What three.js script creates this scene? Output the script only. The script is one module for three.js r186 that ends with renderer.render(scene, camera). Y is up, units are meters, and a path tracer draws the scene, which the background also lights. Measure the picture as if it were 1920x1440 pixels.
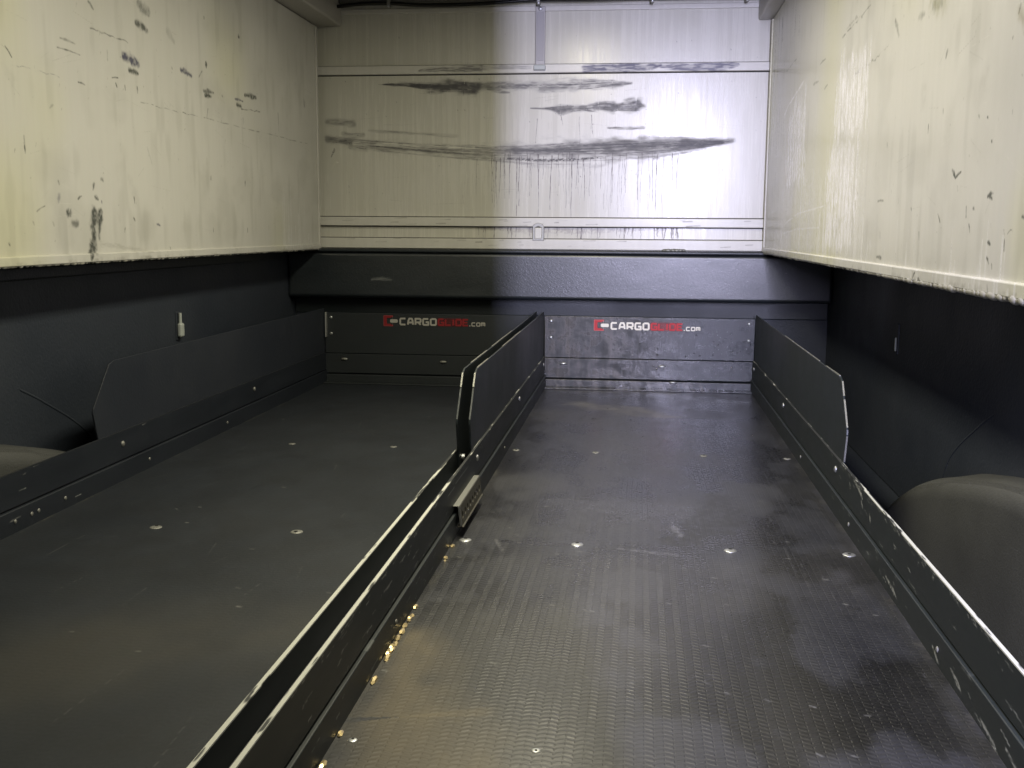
import * as THREE from 'three';
import { RoundedBoxGeometry } from 'three/addons/geometries/RoundedBoxGeometry.js';
import { mergeGeometries } from 'three/addons/utils/BufferGeometryUtils.js';
import { RectAreaLightUniformsLib } from 'three/addons/lights/RectAreaLightUniformsLib.js';

// ---------------------------------------------------------------- camera, exposure, added lamps
const scene = new THREE.Scene();
scene.background = new THREE.Color(0x000000);
const camera = new THREE.PerspectiveCamera(39.6, 4 / 3, 0.02, 60);
camera.position.set(0, 0, 3.15);
camera.rotation.set(THREE.MathUtils.degToRad(-8.246), THREE.MathUtils.degToRad(6.714), THREE.MathUtils.degToRad(0.381), 'YXZ');
const renderer = new THREE.WebGLRenderer({ antialias: true });
renderer.setSize(1024, 768);
renderer.toneMapping = THREE.LinearToneMapping;
renderer.toneMappingExposure = 1;
renderer.shadowMap.enabled = true;
RectAreaLightUniformsLib.init();

function say(o, label, category, group, kind) {
  if (label) o.userData.label = label;
  if (category) o.userData.category = category;
  if (group) o.userData.group = group;
  if (kind) o.userData.kind = kind;
  return o;
}
function thing(name, label, category, group, at = [0, 0, 0]) {
  const g = new THREE.Group(); g.name = name; g.position.set(...at); scene.add(g);
  return say(g, label, category, group);
}
// an added lamp kept out of view: a housing, a glowing face and the light itself just in front of the face
function lamp(name, label, [x, y, z], [tx, ty, tz], w, h, color, power, glow) {
  const g = thing(name, label, 'lamp', undefined, [x, y, z]);
  g.lookAt(tx, ty, tz);
  const housing = new THREE.Mesh(new RoundedBoxGeometry(w + 0.06, h + 0.06, 0.08, 2, 0.012).translate(0, 0, -0.05), new THREE.MeshStandardMaterial({ color: 0x2b2c2e, roughness: 0.5 }));
  housing.name = 'housing'; g.add(housing);
  const face = new THREE.Mesh(new THREE.PlaneGeometry(w, h).translate(0, 0, -0.006), new THREE.MeshStandardMaterial({ color: 0x111111, emissive: color, emissiveIntensity: glow }));
  face.name = 'lamp_face'; g.add(face);
  const l = new THREE.RectAreaLight(color, power, w, h);
  l.position.set(0, 0, 0.004); l.rotation.y = Math.PI; g.add(l);
  return g;
}
lamp('added_roof_lamp', 'added long warm white strip lamp, unseen under the canopy roof, brightening the side panels', [-0.2, 0.655, 1.45], [-0.2, -1, 1.4501], 0.14, 1.6, new THREE.Color(1, 0.935, 0.7), 28.5, 0.8);  // added out-of-view light that lifts the side panels
const tube = lamp('added_strip_lamp', 'added tall narrow cool white lamp with a black beam-cutting flap, unseen behind the camera', [0.23, 0.4, 3.6], [0.23, 0.4, 0], 0.007, 0.85, new THREE.Color(0.72, 0.71, 1), 5300, 1.5);  // added out-of-view source for the cool highlight on the front wall
{   // added unseen flap, cuts the beam off the left half of the bed
  const flap = new THREE.Mesh(new THREE.BoxGeometry(0.002, 1.2, 0.26).rotateY(-0.05).translate(0.0505, 0, 0.125), new THREE.MeshStandardMaterial({ color: 0x141414, roughness: 0.9 }));
  flap.name = 'added_beam_flap'; tube.add(flap);
}

// ---------------------------------------------------------------- noise and surface painting
let seed = 7;
const rnd = () => { seed = (seed + 0x6d2b79f5) | 0; let t = Math.imul(seed ^ (seed >>> 15), 1 | seed); t = (t + Math.imul(t ^ (t >>> 7), 61 | t)) ^ t; return ((t ^ (t >>> 14)) >>> 0) / 4294967296; };
const hash = (i, j, s) => { let h = Math.imul(i, 374761393) + Math.imul(j, 668265263) + Math.imul(s, 974634533); h = Math.imul(h ^ (h >>> 13), 1274126177); return ((h ^ (h >>> 16)) >>> 0) / 4294967296; };
function noise(x, y, s = 0) {
  const i = Math.floor(x), j = Math.floor(y), u = x - i, v = y - j, a = u * u * (3 - 2 * u), b = v * v * (3 - 2 * v);
  const p = hash(i, j, s), q = hash(i + 1, j, s), r = hash(i, j + 1, s), t = hash(i + 1, j + 1, s);
  return p + (q - p) * a + (r - p) * b + (p - q - r + t) * a * b;
}
function fbm(x, y, s = 0, o = 4) { let a = 0, w = 0.5, t = 0; for (let k = 0; k < o; k++) { a += w * noise(x, y, s + k); t += w; w *= 0.5; x *= 2.03; y *= 2.03; } return a / t; }
const sstep = (a, b, x) => { const t = Math.min(1, Math.max(0, (x - a) / (b - a))); return t * t * (3 - 2 * t); };
const toSrgb = (c) => (c <= 0.0031308 ? 12.92 * c : 1.055 * Math.pow(c, 1 / 2.4) - 0.055) * 255;

// a painted sheet: metric frame [u0, u1] x [v0, v1]; holds linear colour, roughness and height (0..1)
class Sheet {
  constructor(u0, u1, v0, v1, ppm) {
    Object.assign(this, { u0, u1, v0, v1, ppm, w: Math.round((u1 - u0) * ppm), h: Math.round((v1 - v0) * ppm) });
    this.c = new Float32Array(this.w * this.h * 3); this.r = new Float32Array(this.w * this.h); this.b = new Float32Array(this.w * this.h).fill(0.5);
  }
  each(f, u0 = this.u0, u1 = this.u1, v0 = this.v0, v1 = this.v1) {
    const i0 = Math.max(0, Math.floor((u0 - this.u0) * this.ppm)), i1 = Math.min(this.w, Math.ceil((u1 - this.u0) * this.ppm));
    const j0 = Math.max(0, Math.floor((v0 - this.v0) * this.ppm)), j1 = Math.min(this.h, Math.ceil((v1 - this.v0) * this.ppm));
    for (let j = j0; j < j1; j++) for (let i = i0; i < i1; i++) f(j * this.w + i, this.u0 + (i + 0.5) / this.ppm, this.v0 + (j + 0.5) / this.ppm);
  }
  blend(k, c, a, r) { const d = k * 3; for (let m = 0; m < 3; m++) this.c[d + m] += (c[m] - this.c[d + m]) * a; if (r !== undefined) this.r[k] += (r - this.r[k]) * a; }
  wide(pts, c, a, o) { this.smear(pts.map(([u, v, w]) => [u, v, w * 1.45 + 0.0008]), c, Math.min(0.97, a * 1.25), o); }
  // rubbed band: a soft base with many thin drag lines of differing length in it
  scuff(pts, c, a, n, key, soft = {}) {
    this.smear(pts.map(([u, v, w]) => [u, v, w * 1.35 + 0.0015]), c, Math.min(1, a * 0.9), { su: 24, sv: 70, grain: 0.5, soft: 0.75, r: 0.55, s: key, ...soft });
    const at = (t) => { const x = t * (pts.length - 1), i = Math.min(pts.length - 2, Math.floor(x)), f = x - i; return pts[i].map((p, m) => p + (pts[i + 1][m] - p) * f); };
    for (let i = 0; i < n; i++) {
      const t0 = hash(i, key, 1) * 0.95, t1 = Math.min(1, t0 + 0.06 + 0.5 * hash(i, key, 2) * hash(i, key, 3)), o = (hash(i, key, 4) + hash(i, key, 5) - 1) * 1.25, line = [];
      for (let k = 0; k <= 4; k++) { const [u, v, w] = at(t0 + (t1 - t0) * k / 4); line.push([u, v + o * w, (0.0009 + 0.0022 * hash(i, key, 6)) * (k % 4 ? 1 : 0.4)]); }
      this.smear(line, c, a * (0.35 + 0.65 * hash(i, key, 7)), { su: 60, sv: 300, grain: 0.65, soft: 0.8, r: 0.5, s: key + i });
    }
  }
  // a smear along a polyline of [u, v, half width] in metres, its edge and body broken by noise
  smear(pts, c, dark, { grain = 0.5, su = 60, sv = 400, soft = 0.6, r, b = 0, s = 1 } = {}) {
    for (let n = 0; n + 1 < pts.length; n++) {
      const [ax, ay, aw] = pts[n], [bx, by, bw] = pts[n + 1], m = Math.max(aw, bw) * 1.8 + 0.002, dx = bx - ax, dy = by - ay, l2 = dx * dx + dy * dy || 1e-9;
      const last = n + 2 === pts.length;
      this.each((k, u, v) => {
        let t = ((u - ax) * dx + (v - ay) * dy) / l2;
        if ((t < 0 && n > 0) || (t >= 1 && !last)) return;
        t = Math.min(1, Math.max(0, t));
        const w = (aw + (bw - aw) * t) || 1e-5, d = Math.hypot(u - ax - dx * t, v - ay - dy * t) / w + (fbm(u * su, v * sv, s, 3) - 0.5) * 1.1;
        const body = 1 - grain + grain * sstep(0.3, 0.62, fbm(u * su * 1.7, v * sv * 1.7, s + 9, 3));
        const a = dark * (1 - sstep(1 - soft, 1.05, d)) * body;
        if (a > 0.004) { this.blend(k, c, a, r); this.b[k] += b * a; }
      }, Math.min(ax, bx) - m, Math.max(ax, bx) + m, Math.min(ay, by) - m, Math.max(ay, by) + m);
    }
  }
  maps(bumpScale = 0.0006, useBump = true) {
    const n = this.w * this.h, col = new Uint8Array(n * 4), rb = new Uint8Array(n * 4);
    for (let k = 0; k < n; k++) {
      for (let m = 0; m < 3; m++) col[k * 4 + m] = Math.max(0, Math.min(255, toSrgb(Math.max(0, this.c[k * 3 + m]))));
      col[k * 4 + 3] = rb[k * 4 + 3] = 255;
      const q = Math.max(0, Math.min(255, this.r[k] * 255)), b = Math.max(0, Math.min(255, this.b[k] * 255));
      rb[k * 4] = b; rb[k * 4 + 1] = q; rb[k * 4 + 2] = 0;
    }
    const tex = (d, srgb) => { const t = new THREE.DataTexture(d, this.w, this.h); t.magFilter = t.minFilter = THREE.LinearFilter; if (srgb) t.colorSpace = THREE.SRGBColorSpace; t.needsUpdate = true; return t; };
    const o = { map: tex(col, true), roughnessMap: tex(rb), roughness: 1 };
    if (useBump) {
      const bb = new Uint8Array(n * 4);
      for (let k = 0; k < n; k++) { bb[k * 4] = bb[k * 4 + 1] = bb[k * 4 + 2] = rb[k * 4]; bb[k * 4 + 3] = 255; }
      o.bumpMap = tex(bb); o.bumpScale = bumpScale;
    }
    return o;
  }
  // uv of a geometry from its positions: axes a (u) and b (v)
  uv(g, a, b) {
    const p = g.attributes.position, uv = new Float32Array(p.count * 2);
    for (let i = 0; i < p.count; i++) { uv[i * 2] = (p.getComponent(i, a) - this.u0) / (this.u1 - this.u0); uv[i * 2 + 1] = (p.getComponent(i, b) - this.v0) / (this.v1 - this.v0); }
    g.setAttribute('uv', new THREE.BufferAttribute(uv, 2)); return g;
  }
}
function tile(size, f) {   // a small repeating grey height texture
  const d = new Uint8Array(size * size * 4);
  for (let j = 0; j < size; j++) for (let i = 0; i < size; i++) { const v = Math.max(0, Math.min(255, f(i / size, j / size) * 255)); d.set([v, v, v, 255], (j * size + i) * 4); }
  const t = new THREE.DataTexture(d, size, size); t.wrapS = t.wrapT = THREE.RepeatWrapping; t.magFilter = t.minFilter = THREE.LinearFilter; t.needsUpdate = true; return t;
}
const wrapNoise = (x, y, n, s) => { const f = (i, j) => hash(((i % n) + n) % n, ((j % n) + n) % n, s), X = x * n, Y = y * n, i = Math.floor(X), j = Math.floor(Y), u = X - i, v = Y - j, a = u * u * (3 - 2 * u), b = v * v * (3 - 2 * v); return f(i, j) * (1 - a) * (1 - b) + f(i + 1, j) * a * (1 - b) + f(i, j + 1) * (1 - a) * b + f(i + 1, j + 1) * a * b; };

// ---------------------------------------------------------------- geometry helpers
function add(parent, name, g, m) { const o = new THREE.Mesh(g, m); o.name = name; o.castShadow = o.receiveShadow = true; parent.add(o); return o; }
function metric(g) {   // box-projected uv in metres
  g = g.index ? g.toNonIndexed() : g;
  const p = g.attributes.position, n = g.attributes.normal, uv = new Float32Array(p.count * 2);
  for (let i = 0; i < p.count; i++) {
    const ax = Math.abs(n.getX(i)), ay = Math.abs(n.getY(i)), az = Math.abs(n.getZ(i));
    const [u, v] = ax >= ay && ax >= az ? [p.getZ(i), p.getY(i)] : ay >= az ? [p.getX(i), p.getZ(i)] : [p.getX(i), p.getY(i)];
    uv[i * 2] = u; uv[i * 2 + 1] = v;
  }
  g.setAttribute('uv', new THREE.BufferAttribute(uv, 2)); return g;
}
const bx = (x0, x1, y0, y1, z0, z1) => metric(new THREE.BoxGeometry(x1 - x0, y1 - y0, z1 - z0).translate((x0 + x1) / 2, (y0 + y1) / 2, (z0 + z1) / 2));
const rbx = (x0, x1, y0, y1, z0, z1, r = 0.004, s = 3) => metric(new RoundedBoxGeometry(x1 - x0, y1 - y0, z1 - z0, s, r).translate((x0 + x1) / 2, (y0 + y1) / 2, (z0 + z1) / 2));
const cyl = (r, h, n = 18, r2 = r) => new THREE.CylinderGeometry(r2, r, h, n);
const dome = (r, k = 0.45) => new THREE.SphereGeometry(r, 14, 7, 0, Math.PI * 2, 0, Math.PI / 2).scale(1, k, 1);   // a button head, flat side down

// ---------------------------------------------------------------- plain materials
const grainTile = tile(256, (x, y) => 0.5 * wrapNoise(x, y, 64, 1) + 0.3 * wrapNoise(x, y, 128, 2) + 0.2 * wrapNoise(x, y, 24, 3));
const rep = (t, r, q = r) => { const c = t.clone(); c.repeat.set(r, q); c.needsUpdate = true; return c; };
const mottle = tile(256, (x, y) => 0.62 + 0.38 * (0.6 * wrapNoise(x, y, 5, 11) + 0.3 * wrapNoise(x, y, 14, 12) + 0.1 * wrapNoise(x, y, 90, 13)));
const black = (r, g, b, rough, bump = 0.0004, gr = 5) => new THREE.MeshStandardMaterial({ color: new THREE.Color().setRGB(r, g, b), roughness: rough, roughnessMap: rep(mottle, 1.3), bumpMap: rep(grainTile, gr), bumpScale: bump });
const dusty = (...a) => { const m = black(...a); m.map = rep(mottle, 1.7); return m; };
const M = {
  liner: black(0.024, 0.03, 0.043, 0.75, 0.0005, 4),
  bedPaint: black(0.018, 0.023, 0.028, 0.5, 0.0004, 5),
  tray: black(0.018, 0.024, 0.028, 0.55, 0.0002, 6),
  dim: black(0.017, 0.021, 0.031, 0.75, 0.0003, 5),
  wellTop: dusty(0.062, 0.064, 0.062, 0.75, 0.0004, 9),
  latch: new THREE.MeshStandardMaterial({ color: new THREE.Color().setRGB(0.085, 0.08, 0.066), metalness: 0.4, roughness: 0.5, bumpMap: rep(grainTile, 30), bumpScale: 0.0002 }),
  bare: new THREE.MeshStandardMaterial({ color: new THREE.Color().setRGB(0.72, 0.72, 0.7), metalness: 0.85, roughness: 0.42 }),
  zinc: new THREE.MeshStandardMaterial({ color: new THREE.Color().setRGB(0.46, 0.47, 0.48), metalness: 0.85, roughness: 0.4 }),
  dullZinc: new THREE.MeshStandardMaterial({ color: new THREE.Color().setRGB(0.3, 0.3, 0.28), metalness: 0.7, roughness: 0.5, bumpMap: rep(grainTile, 30), bumpScale: 0.0002 }),
  glintGold: new THREE.MeshStandardMaterial({ color: new THREE.Color().setRGB(0.85, 0.68, 0.36), metalness: 0.9, roughness: 0.3 }),
  nylon: new THREE.MeshStandardMaterial({ color: new THREE.Color().setRGB(0.42, 0.45, 0.43), roughness: 0.45 }),
  cable: new THREE.MeshStandardMaterial({ color: 0x0c0c0d, roughness: 0.35 }),
  water: new THREE.MeshPhysicalMaterial({ color: 0xffffff, roughness: 0.04, transmission: 1, thickness: 0.003, ior: 1.33 }),
  paleDrop: new THREE.MeshStandardMaterial({ color: new THREE.Color().setRGB(0.36, 0.35, 0.31), roughness: 0.3 }),
  roof: new THREE.MeshStandardMaterial({ color: new THREE.Color().setRGB(0.12, 0.12, 0.11), roughness: 0.6 }),
  ink: new THREE.MeshStandardMaterial({ color: 0x101010, roughness: 0.8 }),
};
const CREAM = [0.58, 0.57, 0.5];
const SOOT = [0.045, 0.043, 0.05];

// ================================================================ pickup bed
const bed = thing('truck_bed', 'black lined pickup bed whose header rail and wheel wells surround both trays', 'truck bed', undefined, [-0.255, -0.56, 0]);
{
  const X = (v) => v + 0.255, Y = (v) => v + 0.56, P = (g) => g.translate(0.255, 0.56, 0);
  add(bed, 'bed_floor', P(bx(-1.1, 0.59, -0.6, -0.56, -0.13, 2.72)), M.liner);
  for (const s of [-1, 1]) {
    const xi = s < 0 ? -1.07 : 0.56;
    const wall = add(bed, 'side_wall', P(rbx(s < 0 ? -1.12 : 0.56, s < 0 ? -1.07 : 0.61, -0.56, -0.075, -0.13, 2.72, 0.006)), M.liner);
    add(wall, 'bed_rail', P(rbx(s < 0 ? -1.2 : 0.559, s < 0 ? -1.069 : 0.69, -0.1, -0.066, -0.13, 2.72, 0.01)), M.bedPaint);
    // raised seam where the outer arch is pressed into the wall
    const arc = new THREE.CatmullRomCurve3([[1.14, -0.5], [1.19, -0.41], [1.35, -0.315], [1.42, -0.283]].map(([z, y]) => new THREE.Vector3(xi + s * 0.0018, y, z)));
    add(wall, 'arch_seam', P(metric(new THREE.TubeGeometry(arc, 60, 0.003, 8))), M.liner);
    // wheel well: rounded arch extruded in from the wall
    const prof = new THREE.CatmullRomCurve3([[1.1, -0.565], [1.165, -0.505], [1.37, -0.406], [1.655, -0.332], [1.857, -0.298], [2.02, -0.29], [2.18, -0.3], [2.38, -0.345], [2.52, -0.4], [2.64, -0.48], [2.7, -0.566]].map(([z, y]) => new THREE.Vector3(z, y, 0))).getPoints(80);
    const xe = s < 0 ? -0.968 : 0.45, r = 0.035, rows = prof.map((p) => {
      const y = p.y, yf = -0.566, bump = 0.012 * (fbm(p.x * 7, s * 3 + 5, 77, 2) - 0.5), row = [[xi + s * 0.01, y - 0.01], [xe + s * r * 1.6, y + bump]];
      for (let k = 0; k <= 6; k++) { const t = k / 6 * Math.PI / 2; row.push([xe + s * r * (1 - Math.sin(t)), Math.max(yf, y - r * (1 - Math.cos(t)))]); }
      for (let k = 1; k <= 3; k++) { const y0 = Math.max(yf, y - r); row.push([xe - s * 0.004 * k / 3, y0 + (yf - y0) * k / 3]); }
      return row.map(([x, yy]) => [x, yy, p.x]);
    });
    const nc = rows[0].length, pos = rows.flat(2), idx = [];
    for (let i = 0; i + 1 < rows.length; i++) for (let j = 0; j + 1 < nc; j++) { const q = i * nc + j; s < 0 ? idx.push(q, q + nc, q + 1, q + 1, q + nc, q + nc + 1) : idx.push(q, q + 1, q + nc, q + 1, q + nc + 1, q + nc); }
    const gi = new THREE.BufferGeometry(); gi.setAttribute('position', new THREE.BufferAttribute(new Float32Array(pos), 3)); gi.setIndex(idx); gi.computeVertexNormals();
    add(bed, 'wheel_well', P(metric(gi)), M.wellTop);
    // tie-down: slotted plate with a hanging pin
    const t = new THREE.Group();
    const tie = add(bed, 'tie_down', P(rbx(s < 0 ? -1.0712 : 0.557, s < 0 ? -1.067 : 0.5612, -0.262, -0.195, 0.76, 0.78, 0.0015)), M.liner);
    if (s < 0) {
      add(tie, 'pin', P(cyl(0.0038, 0.036, 10).translate(-1.062, -0.216, 0.77)), M.nylon);
      add(tie, 'pin_grip', P(new RoundedBoxGeometry(0.012, 0.033, 0.019, 3, 0.005).translate(-1.061, -0.238, 0.77)), M.nylon);
    } else add(tie, 'pin', P(new RoundedBoxGeometry(0.006, 0.03, 0.006, 3, 0.0025).translate(0.5565, -0.241, 0.768)), M.nylon);
  }
  add(bed, 'front_wall', P(bx(-1.1, 0.59, -0.56, -0.075, -0.13, -0.105)), M.liner);
  // header rail across the front of the bed with its folded top lip
  const HW = new Sheet(-1.08, 0.57, -0.215, -0.06, 900);
  HW.each((k, u, v) => {
    const n = fbm(u * 9, v * 30, 40), f = noise(u * 900, v * 900, 42), sc = fbm(u * 200, v * 200, 44, 2);
    const d = 0.75 + 0.5 * n; HW.c.set([0.017 * d, 0.022 * d, 0.027 * d], k * 3);
    HW.r[k] = 0.3 + 0.22 * n + 0.16 * (f - 0.5); HW.b[k] = 0.42 * f + 0.3 * sc;
  });
  HW.smear([[-0.805, -0.153, 0.005], [-0.77, -0.15, 0.008], [-0.745, -0.154, 0.004]], [0.2, 0.21, 0.21], 0.7, { soft: 0.9 });
  for (let i = 0; i < 60; i++) { const u = -0.35 + rnd() * 0.8, v = -0.19 + rnd() * 0.11; HW.smear([[u, v, 0.0012], [u + 0.003, v + 0.001, 0.0012]], [0.22, 0.23, 0.25], 0.6 * rnd(), { s: i }); }
  const hm = new THREE.MeshPhysicalMaterial({ ...HW.maps(0.001), clearcoat: 1, clearcoatRoughness: 0.34 });
  const header = add(bed, 'header_rail', P(HW.uv(new RoundedBoxGeometry(1.63, 0.139, 0.075, 4, 0.012).translate(-0.255, -0.1395, -0.0675), 0, 1)), hm);
  add(header, 'top_lip', P(rbx(-1.07, 0.56, -0.0705, -0.0605, -0.1, -0.024, 0.004)), M.bedPaint);
  add(header, 'lower_fold', P(rbx(-1.07, 0.56, -0.262, -0.2, -0.107, -0.1, 0.003)), M.tray);
  // white caulk crumbs on the lip
  const crumbs = [];
  for (let i = 0; i < 7; i++) crumbs.push(new THREE.SphereGeometry(0.005 + 0.004 * rnd(), 10, 6).scale(1.3, 0.6, 0.8).translate(0.075 + i * 0.0085, -0.058, -0.03 - 0.01 * rnd()));
  const cr = add(header, 'sealant_crumbs', P(mergeGeometries(crumbs)), M.dullZinc); say(cr, 0, 0, 0, 'stuff');
}

// ================================================================ canopy
const canopy = thing('canopy', 'cream painted metal canopy with ribbed front wall and hanging side boxes over the bed', 'canopy', undefined, [-0.305, 0, 0]);
{
  const P = (g) => g.translate(0.305, 0, 0);
  // ---- front wall sheet
  const F = new Sheet(-1.0, 0.4, -0.06, 0.72, 1350);
  F.each((k, u, v) => {
    const n = fbm(u * 4, v * 4, 1), wash = fbm(u * 130, v * 3.5, 5, 3), fine = noise(u * 700, v * 26, 8), spk = noise(u * 420, v * 420, 9);
    const d = 0.93 + 0.12 * (n - 0.5) + 0.1 * (wash - 0.5);
    F.c.set([CREAM[0] * d, CREAM[1] * d, CREAM[2] * d * (0.97 + 0.08 * n)], k * 3);
    F.r[k] = 0.23 + 0.1 * (wash - 0.5) + 0.08 * (n - 0.5) + 0.06 * fine;
    const wet = sstep(-0.55, -0.3, u) * sstep(0.74, 0.9, spk);
    F.b[k] = 0.4 + 0.18 * fbm(u * 22, v * 10, 31, 2) + 0.035 * wet;
  });
  const top = { su: 26, sv: 170, grain: 0.55, r: 0.6 };
  F.scuff([[-0.79, 0.428, 0.0012], [-0.7, 0.427, 0.006], [-0.63, 0.421, 0.015], [-0.53, 0.418, 0.018], [-0.495, 0.412, 0.016]], SOOT, 0.95, 34, 1003);
  F.smear([[-0.69, 0.424, 0.004], [-0.6, 0.42, 0.017], [-0.53, 0.416, 0.02], [-0.5, 0.412, 0.018]], SOOT, 0.75, { su: 40, sv: 60, grain: 0.4, soft: 0.7, r: 0.5, s: 2 });
  F.scuff([[-0.49, 0.422, 0.012], [-0.4, 0.42, 0.012], [-0.28, 0.419, 0.015], [-0.18, 0.419, 0.017], [-0.09, 0.425, 0.012], [-0.035, 0.424, 0.003]], SOOT, 0.72, 40, 1005);
  F.smear([[-0.46, 0.411, 0.003], [-0.42, 0.405, 0.009], [-0.395, 0.402, 0.004]], SOOT, 0.6, { ...top, sv: 120, s: 6 });
  F.scuff([[-0.33, 0.356, 0.001], [-0.27, 0.354, 0.006], [-0.242, 0.351, 0.013], [-0.2, 0.354, 0.007], [-0.165, 0.355, 0.006], [-0.13, 0.358, 0.014], [-0.085, 0.357, 0.015], [-0.075, 0.357, 0.009], [-0.02, 0.363, 0.018], [-0.014, 0.362, 0.017]], SOOT, 0.85, 26, 1007);
  F.smear([[-0.26, 0.352, 0.008], [-0.235, 0.348, 0.016]], SOOT, 0.6, { su: 50, sv: 60, s: 8 }); F.smear([[-0.14, 0.357, 0.01], [-0.085, 0.358, 0.016]], SOOT, 0.7, { su: 50, sv: 60, s: 9 }); F.smear([[-0.07, 0.359, 0.012], [-0.016, 0.362, 0.02]], SOOT, 0.7, { su: 50, sv: 60, s: 10 });
  F.scuff([[-0.1, 0.298, 0.0012], [-0.05, 0.297, 0.004], [0.004, 0.298, 0.005]], SOOT, 0.6, 8, 1008);
  F.scuff([[-0.95, 0.272, 0.008], [-0.8, 0.25, 0.014], [-0.56, 0.232, 0.018], [-0.42, 0.225, 0.022], [-0.28, 0.226, 0.032], [-0.12, 0.231, 0.034], [0.0, 0.237, 0.031], [0.12, 0.245, 0.024], [0.2, 0.252, 0.013], [0.265, 0.26, 0.006]], SOOT, 0.5, 110, 1010);
  F.scuff([[-0.4, 0.232, 0.008], [-0.2, 0.236, 0.02], [-0.05, 0.241, 0.022], [0.08, 0.247, 0.02], [0.17, 0.252, 0.012], [0.23, 0.256, 0.005]], SOOT, 0.85, 60, 1012, { grain: 0.4 });
  F.smear([[-0.4, 0.209, 0.004], [-0.3, 0.204, 0.005], [-0.2, 0.207, 0.005], [-0.13, 0.212, 0.003]], [0.03, 0.03, 0.04], 0.85, { ...top, grain: 0.95, su: 120, s: 13 });
  F.scuff([[-0.95, 0.32, 0.008], [-0.87, 0.316, 0.009]], SOOT, 0.5, 12, 1013); F.scuff([[-0.95, 0.264, 0.009], [-0.88, 0.258, 0.01]], SOOT, 0.6, 14, 1014);
  F.scuff([[-0.9, 0.284, 0.005], [-0.84, 0.28, 0.004]], SOOT, 0.5, 6, 1015); F.scuff([[-0.82, 0.293, 0.003], [-0.55, 0.276, 0.004]], SOOT, 0.3, 10, 1016); F.scuff([[-0.88, 0.244, 0.006], [-0.83, 0.24, 0.006]], SOOT, 0.5, 8, 1017);
  F.smear([[-0.87, 0.256, 0.006], [-0.7, 0.248, 0.008], [-0.5, 0.24, 0.005]], [0.72, 0.71, 0.63], 0.55, { ...top, grain: 0.85, sv: 260, s: 22 });   // bright rubbed line
  F.smear([[-0.94, 0.215, 0.002], [-0.93, 0.235, 0.005], [-0.93, 0.24, 0.002]], SOOT, 0.6, { s: 23 });
  for (let i = 0; i < 60; i++) { const u = -0.95 + 1.25 * rnd(), v = 0.05 + 0.36 * rnd(), l = 0.02 + 0.12 * rnd() * rnd(); F.smear([[u, v, 0.0007], [u + l, v + (rnd() - 0.6) * 0.02, 0.0005]], rnd() < 0.6 ? [0.66, 0.65, 0.58] : [0.22, 0.21, 0.19], 0.2 + 0.3 * rnd(), { su: 200, sv: 200, s: 1300 + i }); }
  // dirty run-down lines below the rubbed band and above the sill
  const run = (u, v0, v1, w, a, s) => { const pts = []; let x = u; for (let k = 0; k <= 5; k++) { pts.push([x, v0 + (v1 - v0) * k / 5, w * (k === 0 ? 1.4 : 1 - 0.1 * k)]); x += (hash(k, s, 3) - 0.5) * 0.004; } F.smear(pts.map(([x, y, w]) => [x, y, w * 1.35]), [0.06, 0.045, 0.05], Math.min(1, a * 1.35), { su: 500, sv: 60, grain: 0.6, soft: 0.9, r: 0.5, s }); };
  let ri = 0;
  for (const [u, l, a] of [[-0.49, 0.1, 0.45], [-0.42, 0.09, 0.7], [-0.395, 0.05, 0.5], [-0.37, 0.16, 0.8], [-0.362, 0.13, 0.7], [-0.33, 0.1, 0.6], [-0.305, 0.16, 0.65], [-0.29, 0.05, 0.5], [-0.265, 0.14, 0.75], [-0.245, 0.07, 0.5], [-0.205, 0.165, 0.9], [-0.185, 0.06, 0.5], [-0.15, 0.1, 0.5], [-0.12, 0.08, 0.5], [-0.085, 0.12, 0.55], [-0.045, 0.09, 0.5], [-0.01, 0.11, 0.6], [0.02, 0.08, 0.5], [0.046, 0.17, 0.85], [0.09, 0.06, 0.4]]) run(u, 0.207 + 0.02 * rnd(), 0.2 - l, 0.0013, a, 100 + ri++);
  for (let i = 0; i < 44; i++) { const u = -0.49 + 0.6 * rnd(), v = 0.2 + 0.03 * rnd(), l = 0.04 + 0.13 * rnd(); run(u, v, v - l, 0.0007 + 0.0007 * rnd(), 0.25 + 0.45 * rnd(), 1600 + i); }
  for (const [u, v, l] of [[-0.31, 0.325, 0.07], [-0.185, 0.33, 0.08], [-0.15, 0.335, 0.04], [-0.145, 0.31, 0.03], [-0.24, 0.335, 0.03]]) run(u, v, v - l, 0.0011, 0.6, 130 + ri++);
  for (let i = 0; i < 46; i++) { const u = -0.5 + 0.62 * rnd(); run(u, 0.008, 0.008 - (i % 3 ? 0.03 : 0.018) - 0.008 * rnd(), 0.0011 + 0.0012 * rnd(), 0.35 + 0.5 * rnd(), 160 + i); }
  for (let i = 0; i < 70; i++) { const u = -0.55 + 0.75 * rnd(), v = 0.03 + 0.17 * rnd(); run(u, v + 0.05, v, 0.0008, 0.1 + 0.25 * rnd(), 220 + i); }
  F.smear([[-0.5, 0.004, 0.004], [-0.3, -0.004, 0.012], [-0.1, 0.0, 0.01], [0.1, 0.004, 0.004]], [0.2, 0.17, 0.18], 0.4, { su: 70, sv: 90, grain: 0.9, s: 60 });
  for (let i = 0; i < 90; i++) { const u = -0.95 + 1.3 * rnd(), v = 0.02 + 0.55 * rnd(), w = 0.0008 + 0.0014 * rnd(); F.smear([[u, v, w], [u + 0.001, v - 0.004 * rnd(), w]], SOOT, 0.25 + 0.4 * rnd(), { s: 300 + i }); }
  // dent low on the left
  F.smear([[-0.922, 0.201, 0.004], [-0.92, 0.199, 0.004]], [0.75, 0.74, 0.68], 0.7, { b: -1, soft: 1 });
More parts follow.
